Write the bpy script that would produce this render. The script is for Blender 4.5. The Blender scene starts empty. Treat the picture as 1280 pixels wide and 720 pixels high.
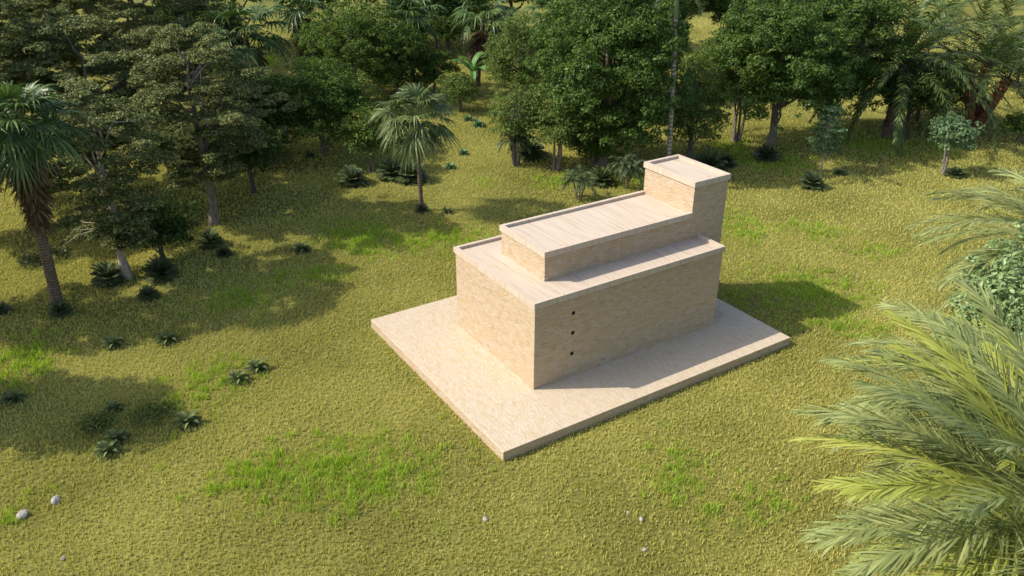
import bpy, math
import numpy as np
from mathutils import Matrix, Vector

S = bpy.context.scene
COL = S.collection
R = math.radians

# ---------------------------------------------------------------- camera
CAM = np.array([-15.863, -23.031, 19.279])
CR = np.array([0.84192, -0.53959, 0.00248])
CU = np.array([0.24234, 0.38222, 0.89173])
CF = np.array([0.48212, 0.75016, -0.45257])
cd = bpy.data.cameras.new('camera')
cd.sensor_width = 36.0
cd.lens = 36.0 * 1023.8 / 1280.0
cd.clip_start = 0.1
cd.clip_end = 3000
co = bpy.data.objects.new('camera', cd)
COL.objects.link(co)
co.matrix_world = Matrix(((CR[0], CU[0], -CF[0], CAM[0]), (CR[1], CU[1], -CF[1], CAM[1]),
                          (CR[2], CU[2], -CF[2], CAM[2]), (0, 0, 0, 1)))
S.camera = co

# ---------------------------------------------------------------- light
SUN_EL = 43.0
SD = np.array([-0.866, 0.5, math.tan(R(SUN_EL))])      # towards the sun
SD /= np.linalg.norm(SD)
w = bpy.data.worlds.new('World')
S.world = w
w.use_nodes = True
nt = w.node_tree
bg = nt.nodes['Background']
sky = nt.nodes.new('ShaderNodeTexSky')
sky.sky_type = 'NISHITA'
sky.sun_disc = False
sky.sun_elevation = R(SUN_EL)
sky.sun_rotation = math.atan2(SD[0], SD[1])
sky.dust_density = 2.0
sky.ozone_density = 0.6
nt.links.new(sky.outputs[0], bg.inputs[0])
bg.inputs[1].default_value = 0.15
sl = bpy.data.lights.new('sun', 'SUN')
sl.energy = 3.6
sl.angle = R(0.6)
sl.color = (1.0, 0.93, 0.80)
so = bpy.data.objects.new('sun', sl)
COL.objects.link(so)
so.rotation_euler = Vector(-SD).to_track_quat('-Z', 'Y').to_euler()
S.view_settings.view_transform = 'Standard'
S.view_settings.look = 'None'
S.view_settings.gamma = 1.0
S.view_settings.exposure = 0.63
S.render.engine = 'CYCLES'
S.cycles.max_bounces = 6
S.cycles.transparent_max_bounces = 4

# ---------------------------------------------------------------- materials
def newmat(name):
    m = bpy.data.materials.new(name)
    m.use_nodes = True
    t = m.node_tree
    return m, t, t.nodes['Principled BSDF']

def ramp(t, cols):
    r = t.nodes.new('ShaderNodeValToRGB')
    e = r.color_ramp.elements
    while len(e) < len(cols):
        e.new(0.5)
    for i, (p, c) in enumerate(cols):
        e[i].position = p
        e[i].color = (*c, 1)
    return r

def node(t, ty, **kw):
    n = t.nodes.new(ty)
    for k, v in kw.items():
        setattr(n, k, v)
    return n

def leafmat(name, cols, trans=0.25, rough=0.55, scale=0.6, spec=0.3, island=0.6):
    """leaf: colour varies from leaf to leaf and slowly through the crown"""
    m, t, b = newmat(name)
    L = t.links.new
    g = node(t, 'ShaderNodeNewGeometry')
    tc = node(t, 'ShaderNodeTexCoord')
    n = node(t, 'ShaderNodeTexNoise')
    n.inputs['Scale'].default_value = scale
    n.inputs['Detail'].default_value = 2
    L(tc.outputs['Object'], n.inputs['Vector'])
    mx = node(t, 'ShaderNodeMix')
    mx.data_type = 'FLOAT'
    mx.inputs[0].default_value = island
    L(n.outputs[0], mx.inputs[2])
    L(g.outputs['Random Per Island'], mx.inputs[3])
    r = ramp(t, cols)
    L(mx.outputs[0], r.inputs[0])
    L(r.outputs[0], b.inputs['Base Color'])
    b.inputs['Roughness'].default_value = rough
    b.inputs['Specular IOR Level'].default_value = spec * .5
    if trans > 0:
        tr = node(t, 'ShaderNodeBsdfTranslucent')
        hs = node(t, 'ShaderNodeHueSaturation')
        hs.inputs['Value'].default_value = 1.3
        hs.inputs['Saturation'].default_value = 1.15
        L(r.outputs[0], hs.inputs['Color'])
        L(hs.outputs[0], tr.inputs['Color'])
        ms = node(t, 'ShaderNodeMixShader')
        ms.inputs[0].default_value = trans
        L(b.outputs[0], ms.inputs[1])
        L(tr.outputs[0], ms.inputs[2])
        L(ms.outputs[0], t.nodes['Material Output'].inputs['Surface'])
    return m

def c3(a, k):
    return tuple(x * k for x in a)

def tri(c, lo=0.6, hi=1.4):
    return [(0.15, c3(c, lo)), (0.5, c), (0.85, c3(c, hi))]

M = {}
M['layered'] = leafmat('olive_leaves', [(0.15, (.045, .065, .018)), (.5, (.135, .155, .048)), (.85, (.30, .31, .12))], .2, scale=.5)
M['green'] = leafmat('green_leaves', [(0.15, (.03, .06, .013)), (.5, (.08, .135, .025)), (.85, (.21, .28, .055))], .32)
M['fine'] = leafmat('fine_leaves', [(0.15, (.055, .09, .02)), (.5, (.12, .175, .04)), (.85, (.22, .28, .075))], .32)
M['dark'] = leafmat('dark_leaves', [(0.15, (.025, .05, .012)), (.5, (.055, .09, .02)), (.85, (.11, .15, .03))], .25)
M['dense'] = leafmat('dense_leaves', [(0.15, (.035, .07, .014)), (.5, (.07, .125, .022)), (.85, (.17, .25, .05))], .28, rough=.45, spec=.45)
M['blue'] = leafmat('blue_green_leaves', [(0.15, (.05, .10, .04)), (.5, (.10, .17, .07)), (.85, (.19, .27, .12))], .2, rough=.4, spec=.5)
M['bluebush'] = leafmat('blue_green_bush_leaves', [(0.15, (.10, .17, .06)), (.5, (.20, .29, .11)), (.85, (.32, .40, .19))], .2, rough=.4, spec=.5)
M['fan'] = leafmat('fan_frond', [(0.15, (.028, .06, .016)), (.5, (.065, .115, .028)), (.85, (.14, .20, .06))], .18, rough=.42, spec=.5, island=.5)
M['fanpale'] = leafmat('fan_frond_pale', [(0.15, (.045, .075, .02)), (.5, (.10, .14, .04)), (.85, (.22, .25, .10))], .18, rough=.45, spec=.5, island=.5)
M['date'] = leafmat('feather_frond', [(0.15, (.03, .055, .014)), (.5, (.065, .10, .024)), (.85, (.15, .185, .05))], .2, rough=.4, spec=.5, island=.4)
M['datenear'] = leafmat('feather_frond_grey_green', [(0.15, (.11, .145, .045)), (.5, (.22, .26, .085)), (.85, (.36, .39, .155))], .2, rough=.42, spec=.5, island=.5)
M['dateyoung'] = leafmat('feather_frond_young', [(0.15, (.24, .27, .045)), (.5, (.33, .36, .07)), (.85, (.43, .45, .12))], .25, rough=.5, spec=.3, island=.5)
M['cycad'] = leafmat('cycad_frond', [(0.15, (.045, .065, .025)), (.5, (.09, .12, .045)), (.85, (.17, .21, .085))], .1, rough=.45, spec=.4)
M['small'] = leafmat('small_palm_frond', [(0.15, (.04, .06, .025)), (.5, (.08, .11, .05)), (.85, (.14, .17, .08))], .15)
M['rosette'] = leafmat('rosette_leaf', [(0.15, (.055, .08, .025)), (.5, (.11, .14, .045)), (.85, (.19, .22, .08))], .1, rough=.6)
M['rosetteblue'] = leafmat('blue_rosette_leaf', [(0.15, (.05, .10, .045)), (.5, (.08, .17, .07)), (.85, (.16, .26, .11))], .1)
M['banana'] = leafmat('banana_leaf', [(0.15, (.04, .13, .03)), (.5, (.08, .21, .05)), (.85, (.16, .31, .09))], .3, rough=.35, spec=.5, island=.8)
M['weed'] = leafmat('weed_leaf', [(0.15, (.06, .09, .02)), (.5, (.12, .15, .035)), (.85, (.2, .22, .06))], .2)
M['dead'] = leafmat('dead_frond', [(0.15, (.07, .045, .025)), (.5, (.15, .10, .055)), (.85, (.25, .18, .10))], .1, rough=.8)
M['grass'] = leafmat('dry_grass', [(0.12, (.22, .22, .05)), (.42, (.48, .46, .125)), (.62, (.62, .575, .19)), (.9, (.73, .67, .30))], .25, rough=.7, scale=.16, spec=.15, island=.55)
M['lush'] = leafmat('lush_grass', [(0.15, (.17, .26, .03)), (.5, (.31, .43, .065)), (.85, (.44, .60, .08))], .35, rough=.55, scale=.5, spec=.2, island=.6)

def bark(name, a, b2, rings=0.0, rough=.85, scale=3.0):
    m, t, b = newmat(name)
    L = t.links.new
    tc = node(t, 'ShaderNodeTexCoord')
    mp = node(t, 'ShaderNodeMapping')
    mp.inputs['Scale'].default_value = (1, 1, .25) if not rings else (1, 1, 1)
    L(tc.outputs['Object'], mp.inputs[0])
    n = node(t, 'ShaderNodeTexNoise')
    n.inputs['Scale'].default_value = scale * 3
    n.inputs['Detail'].default_value = 6
    L(mp.outputs[0], n.inputs[0])
    r = ramp(t, [(.3, a), (.7, b2)])
    L(n.outputs[0], r.inputs[0])
    out = r.outputs[0]
    h = n.outputs[0]
    if rings:
        wv = node(t, 'ShaderNodeTexWave')
        wv.wave_type = 'BANDS'
        wv.bands_direction = 'Z'
        wv.inputs['Scale'].default_value = rings
        wv.inputs['Distortion'].default_value = .8
        L(tc.outputs['Object'], wv.inputs[0])
        mx = node(t, 'ShaderNodeMix')
        mx.data_type = 'RGBA'
        mx.blend_type = 'MULTIPLY'
        mx.inputs[0].default_value = .55
        L(out, mx.inputs[6])
        L(wv.outputs[0], mx.inputs[7])
        out = mx.outputs[2]
        h = wv.outputs[1]
    L(out, b.inputs['Base Color'])
    bp = node(t, 'ShaderNodeBump')
    bp.inputs['Strength'].default_value = .6
    bp.inputs['Distance'].default_value = .04
    L(h, bp.inputs['Height'])
    L(bp.outputs[0], b.inputs['Normal'])
    b.inputs['Roughness'].default_value = rough
    return m

M['bark'] = bark('grey_bark', (.09, .075, .06), (.24, .20, .16))
M['barkdark'] = bark('dark_bark', (.035, .028, .02), (.10, .08, .06))
M['barkpale'] = bark('pale_bark', (.2, .17, .13), (.42, .36, .28))
M['palmbark'] = bark('palm_bark', (.10, .07, .045), (.26, .19, .13), rings=2.2)
M['royalbark'] = bark('ringed_palm_bark', (.28, .24, .2), (.5, .45, .4), rings=1.1)
M['shaft'] = bark('green_crownshaft', (.12, .17, .07), (.2, .26, .11))
M['rust'] = bark('rust_palm_bark', (.09, .03, .015), (.30, .12, .05), scale=2)

def stone(name, cols, bw=.3, bh=.085, rot=0.0, bump=.75, fine=1.0):
    """thin rough courses of sandstone, UV in metres"""
    m, t, b = newmat(name)
    L = t.links.new
    uv = node(t, 'ShaderNodeUVMap')
    mp = node(t, 'ShaderNodeMapping')
    mp.inputs['Rotation'].default_value = (0, 0, rot)
    L(uv.outputs[0], mp.inputs[0])
    ns = node(t, 'ShaderNodeTexNoise')
    ns.inputs['Scale'].default_value = 4.5
    ns.inputs['Detail'].default_value = 4
    L(mp.outputs[0], ns.inputs[0])
    ad = node(t, 'ShaderNodeVectorMath', operation='MULTIPLY_ADD')
    L(ns.outputs[1], ad.inputs[0])
    ad.inputs[1].default_value = (.26, .11, 0)
    L(mp.outputs[0], ad.inputs[2])
    br = node(t, 'ShaderNodeTexBrick')
    br.offset = .43
    br.inputs['Scale'].default_value = 1
    br.inputs['Brick Width'].default_value = bw
    br.inputs['Row Height'].default_value = bh
    br.inputs['Mortar Size'].default_value = .011
    br.inputs['Mortar Smooth'].default_value = .6
    br.inputs['Color1'].default_value = (0, 0, 0, 1)
    br.inputs['Color2'].default_value = (1, 1, 1, 1)
    br.inputs['Mortar'].default_value = (.5, .5, .5, 1)
    L(ad.outputs[0], br.inputs[0])
    n2 = node(t, 'ShaderNodeTexNoise')
    n2.inputs['Scale'].default_value = 3.2
    n2.inputs['Detail'].default_value = 8
    n2.inputs['Roughness'].default_value = .7
    L(mp.outputs[0], n2.inputs[0])
    mx = node(t, 'ShaderNodeMix')
    mx.data_type = 'FLOAT'
    mx.inputs[0].default_value = .68
    L(br.outputs[0], mx.inputs[2])
    L(n2.outputs[0], mx.inputs[3])
    r = ramp(t, cols)
    L(mx.outputs[0], r.inputs[0])
    # darker joints
    mj = node(t, 'ShaderNodeMix')
    mj.data_type = 'RGBA'
    mj.blend_type = 'MULTIPLY'
    jf = node(t, 'ShaderNodeMath', operation='MULTIPLY')
    jf.inputs[1].default_value = .42
    L(br.outputs[1], jf.inputs[0])
    L(jf.outputs[0], mj.inputs[0])
    L(r.outputs[0], mj.inputs[6])
    mj.inputs[7].default_value = (.62, .5, .38, 1)
    L(mj.outputs[2], b.inputs['Base Color'])
    # relief
    n3 = node(t, 'ShaderNodeTexNoise')
    n3.inputs['Scale'].default_value = 14 * fine
    n3.inputs['Detail'].default_value = 5
    ms = node(t, 'ShaderNodeVectorMath', operation='MULTIPLY')
    ms.inputs[1].default_value = (.32, 1.1, 1)
    L(ad.outputs[0], ms.inputs[0])
    L(ms.outputs[0], n3.inputs[0])
    s1 = node(t, 'ShaderNodeMath', operation='MULTIPLY_ADD')
    L(br.outputs[1], s1.inputs[0])
    s1.inputs[1].default_value = -.35
    L(n3.outputs[0], s1.inputs[2])
    bp = node(t, 'ShaderNodeBump')
    bp.inputs['Strength'].default_value = bump
    bp.inputs['Distance'].default_value = .05
    L(s1.outputs[0], bp.inputs['Height'])
    L(bp.outputs[0], b.inputs['Normal'])
    b.inputs['Roughness'].default_value = .9
    b.inputs['Specular IOR Level'].default_value = .15
    return m

M['wall'] = stone('sandstone_courses', [(.22, (.37, .265, .185)), (.38, (.465, .355, .245)), (.5, (.495, .385, .245)), (.6, (.50, .405, .31)), (.8, (.56, .47, .37))])
M['plinth'] = stone('pale_sandstone_paving', [(.22, (.44, .35, .23)), (.4, (.52, .425, .285)), (.52, (.535, .445, .335)), (.8, (.59, .51, .42))],
                    bw=.28, bh=.085, rot=R(90), bump=.45)

def travertine():
    m, t, b = newmat('striped_limestone')
    L = t.links.new
    uv = node(t, 'ShaderNodeUVMap')
    mp = node(t, 'ShaderNodeMapping')
    mp.inputs['Scale'].default_value = (1.5, .07, 1)
    L(uv.outputs[0], mp.inputs[0])
    n = node(t, 'ShaderNodeTexNoise')
    n.inputs['Scale'].default_value = 5
    n.inputs['Detail'].default_value = 8
    n.inputs['Roughness'].default_value = .65
    L(mp.outputs[0], n.inputs[0])
    r = ramp(t, [(.3, (.39, .30, .22)), (.47, (.49, .40, .31)), (.62, (.53, .45, .36)), (.8, (.50, .41, .31))])
    L(n.outputs[0], r.inputs[0])
    L(r.outputs[0], b.inputs['Base Color'])
    bp = node(t, 'ShaderNodeBump')
    bp.inputs['Strength'].default_value = .15
    bp.inputs['Distance'].default_value = .02
    L(n.outputs[0], bp.inputs['Height'])
    L(bp.outputs[0], b.inputs['Normal'])
    b.inputs['Roughness'].default_value = .75
    b.inputs['Specular IOR Level'].default_value = .25
    return m
M['roof'] = travertine()
M['hole'] = bark('dark_recess', (.05, .035, .02), (.10, .07, .045))
M['rock'] = bark('pale_rock', (.26, .23, .20), (.42, .38, .34), scale=2)

def groundmat():
    m, t, b = newmat('meadow_ground')
    L = t.links.new
    tc = node(t, 'ShaderNodeTexCoord')
    n = node(t, 'ShaderNodeTexNoise')
    n.inputs['Scale'].default_value = .16
    n.inputs['Detail'].default_value = 5
    L(tc.outputs['Object'], n.inputs[0])
    n2 = node(t, 'ShaderNodeTexNoise')
    n2.inputs['Scale'].default_value = 5
    n2.inputs['Detail'].default_value = 4
    n2.inputs['Roughness'].default_value = .75
    L(tc.outputs['Object'], n2.inputs[0])
    mx = node(t, 'ShaderNodeMix')
    mx.data_type = 'FLOAT'
    mx.inputs[0].default_value = .55
    L(n.outputs[0], mx.inputs[2])
    L(n2.outputs[0], mx.inputs[3])
    r = ramp(t, [(.3, (.075, .078, .018)), (.45, (.14, .14, .034)), (.6, (.23, .22, .056)), (.75, (.34, .32, .09))])
    L(mx.outputs[0], r.inputs[0])
    L(r.outputs[0], b.inputs['Base Color'])
    bp = node(t, 'ShaderNodeBump')
    bp.inputs['Strength'].default_value = .7
    bp.inputs['Distance'].default_value = .12
    L(n2.outputs[0], bp.inputs['Height'])
    L(bp.outputs[0], b.inputs['Normal'])
    b.inputs['Roughness'].default_value = .95
    b.inputs['Specular IOR Level'].default_value = .05
    return m
M['ground'] = groundmat()

# ---------------------------------------------------------------- mesh helpers
class MB:
    """collects vertices and quads / triangles"""
    def __init__(s):
        s.v = []; s.q = []; s.t = []; s.n = 0; s.qm = []; s.tm = []
    def add(s, v, q=None, t=None, mi=0):
        v = np.asarray(v, float).reshape(-1, 3)
        if q is not None and len(q):
            q = np.asarray(q, int) + s.n; s.q.append(q); s.qm.append(np.full(len(q), mi))
        if t is not None and len(t):
            t = np.asarray(t, int) + s.n; s.t.append(t); s.tm.append(np.full(len(t), mi))
        s.v.append(v); s.n += len(v)
    def mesh(s, name, mats, smooth=False, uv=False):
        me = bpy.data.meshes.new(name)
        v = np.concatenate(s.v)
        q = np.concatenate(s.q) if s.q else np.zeros((0, 4), int)
        t = np.concatenate(s.t) if s.t else np.zeros((0, 3), int)
        mi = np.concatenate(s.qm + s.tm) if (s.qm or s.tm) else np.zeros(0)
        me.vertices.add(len(v)); me.vertices.foreach_set('co', v.astype(np.float32).ravel())
        li = np.concatenate([q.ravel(), t.ravel()])
        me.loops.add(len(li)); me.loops.foreach_set('vertex_index', li.astype(np.int32))
        st = np.concatenate([np.arange(len(q)) * 4, len(q) * 4 + np.arange(len(t)) * 3])
        me.polygons.add(len(st)); me.polygons.foreach_set('loop_start', st.astype(np.int32))
        if not isinstance(mats, (list, tuple)): mats = [mats]
        for m in mats: me.materials.append(m)
        me.polygons.foreach_set('material_index', mi.astype(np.int32))
        me.polygons.foreach_set('use_smooth', np.full(len(st), smooth))
        me.update(calc_edges=True)
        if uv:
            ul = me.uv_layers.new(name='UVMap')
            for p in me.polygons:
                n = p.normal; a = max(range(3), key=lambda i: abs(n[i]))
                for k in p.loop_indices:
                    c = me.vertices[me.loops[k].vertex_index].co
                    ul.data[k].uv = ((c.y, c.z), (c.x, c.z), (c.x, c.y))[a]
        return me

def link(name, me, parent=None, loc=(0, 0, 0), rot=(0, 0, 0), sc=(1, 1, 1)):
    o = bpy.data.objects.new(name, me)
    COL.objects.link(o)
    o.parent = parent
    o.location = loc; o.rotation_euler = rot; o.scale = sc
    return o

def tag(o, label, cat, group='', kind=''):
    if label: o['label'] = label
    if cat: o['category'] = cat
    if group: o['group'] = group
    if kind: o['kind'] = kind
    return o

def thing(name, label, cat, loc, group='', rz=0):
    o = link(name, None, None, loc, (0, 0, rz))
    o.empty_display_size = .3
    return tag(o, label, cat, group)

def box(mb, a, b, mi=0, skip=''):
    x0, y0, z0 = a; x1, y1, z1 = b
    v = [(x0, y0, z0), (x1, y0, z0), (x1, y1, z0), (x0, y1, z0), (x0, y0, z1), (x1, y0, z1), (x1, y1, z1), (x0, y1, z1)]
    F = dict(b=(0, 3, 2, 1), t=(4, 5, 6, 7), f=(0, 1, 5, 4), r=(1, 2, 6, 5), k=(2, 3, 7, 6), l=(3, 0, 4, 7))
    mb.add(v, [F[k] for k in F if k not in skip], mi=mi)

def norm(a):
    return a / np.maximum(np.linalg.norm(a, axis=-1, keepdims=True), 1e-9)

def tube(mb, P, rad, n=8, mi=0):
    P = np.asarray(P, float); k = len(P)
    rad = np.broadcast_to(rad, (k,))
    T = norm(np.gradient(P, axis=0))
    ref = np.array([0, 0, 1.]) if abs(T[0][2]) < .9 else np.array([1., 0, 0])
    A = norm(np.cross(T, ref)); B = np.cross(T, A)
    th = np.linspace(0, 2 * np.pi, n, endpoint=False)
    V = P[:, None] + rad[:, None, None] * (A[:, None] * np.cos(th)[None, :, None] + B[:, None] * np.sin(th)[None, :, None])
    i = np.arange(k - 1)[:, None] * n; j = np.arange(n)[None]; j2 = (j + 1) % n
    q = np.stack([i + j, i + j2, i + n + j2, i + n + j], -1).reshape(-1, 4)
    mb.add(V.reshape(-1, 3), q, mi=mi)

def ribbons(mb, P, W, side, mi=0):
    """P[K,S,3] centre lines, W[K,S] widths, side[K,3] or [K,S,3]"""
    K, Sn, _ = P.shape
    if side.ndim == 2: side = side[:, None, :]
    off = side * (W[..., None] * .5)
    V = np.stack([P - off, P + off], 2).reshape(-1, 3)
    k = np.arange(K)[:, None] * Sn * 2; s = np.arange(Sn - 1)[None] * 2
    q = np.stack([k + s, k + s + 1, k + s + 3, k + s + 2], -1).reshape(-1, 4)
    mb.add(V, q, mi=mi)

def leaves(mb, C, N, size, rng, asp=.5, mi=0):
    """diamond leaves with centres C and normals N"""
    n = len(C)
    t = norm(np.cross(N, rng.normal(size=(n, 3))))
    b = np.cross(N, t)
    s = size * rng.uniform(.6, 1.35, n)[:, None]
    fold = N * s * .12
    V = np.stack([C - t * s * .5, C + b * s * asp * .5 - t * s * .05 + fold, C + t * s * .5, C - b * s * asp * .5 - t * s * .05 + fold], 1)
    q = np.arange(n * 4).reshape(-1, 4)
    mb.add(V.reshape(-1, 3), q, mi=mi)

# ---------------------------------------------------------------- ground
mb = MB()
mb.add([(-900, -600, 0), (1200, -600, 0), (1200, 1400, 0), (-900, 1400, 0)], [(0, 1, 2, 3)])
tag(link('ground', mb.mesh('ground', M['ground'])), 'yellow green meadow ground', 'ground', kind='structure')

# ---------------------------------------------------------------- building
ZP = 0.438                      # top of the platform
H1, H2, H3 = 4.438, 5.65, 7.09  # top edges of the three roofs
L1, W1 = 10.15, 6.30
ax, bx, cy, dy, ex = 1.52, 9.57, 1.56, 4.87, 11.65
mb = MB()
box(mb, (-3.2, -2.77, -.3), (12.24, 9.01, ZP), mi=1, skip='t')  # sides take the darker wall stone, painting in the shade of the edge
box(mb, (-3.2, -2.77, -.3), (12.24, 9.01, ZP), mi=0, skip='bfrkl')
pm = mb.mesh('stone_platform', [M['plinth'], M['wall']], uv=True)
import bmesh
bm = bmesh.new(); bm.from_mesh(pm); bmesh.ops.remove_doubles(bm, verts=bm.verts, dist=1e-4); bm.to_mesh(pm); bm.free()
pl = link('stone_platform', pm)
tag(pl, 'broad low platform of pale sandstone lying in the grass under the building', 'platform')
bv = pl.modifiers.new('bevel', 'BEVEL'); bv.width = .02; bv.segments = 2

bld = thing('stone_building', 'stepped windowless sandstone block building with flat roofs and a corner tower on the platform', 'building', (0, 0, ZP))
holes = [(1.912, 3.456), (1.894, 2.532), (1.876, 1.546)]
def wallbox(name, x0, x1, y0, y1, z0, z1, parent, cut=None):
    mb = MB()
    box(mb, (x0, y0, z0 - ZP), (x1, y1, z1 - ZP), skip='f' if cut else 'b')
    if cut:
        hs = .08
        xs = sorted({x0, x1} | {round(1.894 - hs, 4), round(1.894 + hs, 4)})
        zs = [z0]
        for _, z in sorted(cut, key=lambda a: a[1]): zs += [z - hs, z + hs]
        zs.append(z1)
        for i in range(len(xs) - 1):
            for j in range(len(zs) - 1):
                if i == 1 and j % 2 == 1: continue
                a, b_, c, d = xs[i], xs[i + 1], zs[j] - ZP, zs[j + 1] - ZP
                mb.add([(a, y0, c), (b_, y0, c), (b_, y0, d), (a, y0, d)], [(0, 1, 2, 3)])
    return link(name, mb.mesh(name, M['wall'], uv=True), parent)
low = wallbox('lower_storey', 0, L1, 0, W1, ZP, H1 - .24, bld, holes)
up = wallbox('upper_storey', ax, bx + .3, cy, dy, H1 - .3, H2 - .2, bld)
tw = wallbox('tower', bx, ex, cy - .004, dy + .004, 0.0, H3 - .2, bld)
for _, z in holes:
    mb = MB()
    box(mb, (1.894 - .08, 0.001, z - ZP - .08), (1.894 + .08, .35, z - ZP + .08), skip='f')
    link('wall_opening', mb.mesh('wall_opening', M['hole']), low)

def roofset(parent, x0, x1, y0, y1, top, cut=''):
    """a flat deck inside a raised rim that oversails the wall a little"""
    o, rw, band, rec = .067, .17, .26, .13
    z1 = top - ZP; z0 = z1 - band
    X0, X1, Y0, Y1 = x0 - o, x1 + o, y0 - o, y1 + o
    mb = MB()
    e1 = X1 if 'r' not in cut else x1
    box(mb, (X0, Y0, z0), (e1, Y0 + rw, z1))
    box(mb, (X0, Y1 - rw, z0), (e1, Y1, z1))
    box(mb, (X0, Y0 + rw, z0), (X0 + rw, Y1 - rw, z1))
    if 'r' not in cut: box(mb, (X1 - rw, Y0 + rw, z0), (X1, Y1 - rw, z1))
    link('parapet', mb.mesh('parapet', M['roof'], uv=True), parent)
    mb = MB()
    box(mb, (X0 + rw + .002, Y0 + rw + .002, z0 + .01), ((X1 - rw if 'r' not in cut else x1) - .002, Y1 - rw - .002, z1 - rec))
    link('roof_deck', mb.mesh('roof_deck', M['roof'], uv=True), parent)
roofset(low, 0, L1, 0, W1, H1)
roofset(up, ax, bx - .005, cy, dy, H2, cut='r')
roofset(tw, bx, ex, cy, dy, H3)

# ---------------------------------------------------------------- trees
def limb(mb, a, b, r0, r1, rng, sag=.15, n=5, sides=6):
    a = np.array(a, float); b = np.array(b, float)
    t = np.linspace(0, 1, n)[:, None]
    P = a + (b - a) * t
    d = np.linalg.norm(b - a)
    P[1:-1] += rng.normal(size=(n - 2, 3)) * d * .05
    P[:, 2] += (np.sin(t[:, 0] * np.pi) * sag * d)
    tube(mb, P, np.linspace(r0, r1, n), sides)

def clump_leaves(mb, centers, radii, flat, per, size, rng, up=.5, asp=.55, low=-.25):
    for c, r in zip(centers, radii):
        n = max(12, int(per * r * r))
        d = norm(rng.normal(size=(n, 3)))
        d[:, 2] = np.where(d[:, 2] < low, -d[:, 2], d[:, 2])
        rr = r * rng.uniform(.45, 1.05, n) ** .7
        P = c + d * rr[:, None] * np.array([1, 1, flat])
        N = norm(d * (1 - up) + np.array([0, 0, up]) + rng.normal(size=(n, 3)) * .38)
        leaves(mb, P, N, size, rng, asp)

def ellipsoid_clumps(rng, n, c, rx, ry, rz, shell=.55, drop=-.85):
    P = []
    lumps = norm(rng.normal(size=(9, 3)))
    amp = rng.uniform(-.22, .2, 9)
    while len(P) < n:
        d = norm(rng.normal(size=3))
        if d[2] < drop: continue
        k = 1 + sum(a * max(0, d @ l) ** 4 for a, l in zip(amp, lumps))
        rr = k * rng.uniform(shell, 1)
        P.append(c + d * rr * np.array([rx, ry, rz]))
    return np.array(P)

def stems_mesh(rng, h, cbase, centers, r0, stems, lean, name, mat, nlimb=14, pale=0):
    mb = MB()
    tops = []
    for s in range(stems):
        a = rng.uniform(0, 2 * np.pi) + s * 2 * np.pi / stems
        sp = 0 if stems == 1 else .12 + .03 * h
        b0 = np.array([math.cos(a) * sp * .5, math.sin(a) * sp * .5, -.1])
        top = np.array([lean[0] + math.cos(a) * sp * (1.5 if stems > 1 else 0) + rng.normal() * .1, lean[1] + math.sin(a) * sp * (1.5 if stems > 1 else 0), h * .82])
        t = np.linspace(0, 1, 8)[:, None]
        P = b0 + (top - b0) * t
        P[1:-1] += np.cumsum(rng.normal(size=(6, 3)), 0) * np.array([.03, .03, 0]) * h * .25
        rr = r0 / (stems ** .6)
        rad = rr * (1 - .78 * t[:, 0]); rad[0] *= 1.35
        tube(mb, P, rad, 9)
        tops.append(P)
    ids = rng.choice(len(centers), min(nlimb, len(centers)), replace=False)
    for i in ids:
        c = centers[i]
        P = tops[rng.integers(len(tops))]
        zz = max(cbase * h * .7, c[2] - rng.uniform(.1, .3) * h)
        k = int(np.argmin(abs(P[:, 2] - zz)))
        limb(mb, P[k], c * .96 + P[k] * .04, r0 * .32 / stems ** .4, r0 * .06, rng)
    return mb.mesh(name, mat, smooth=True)

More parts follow.
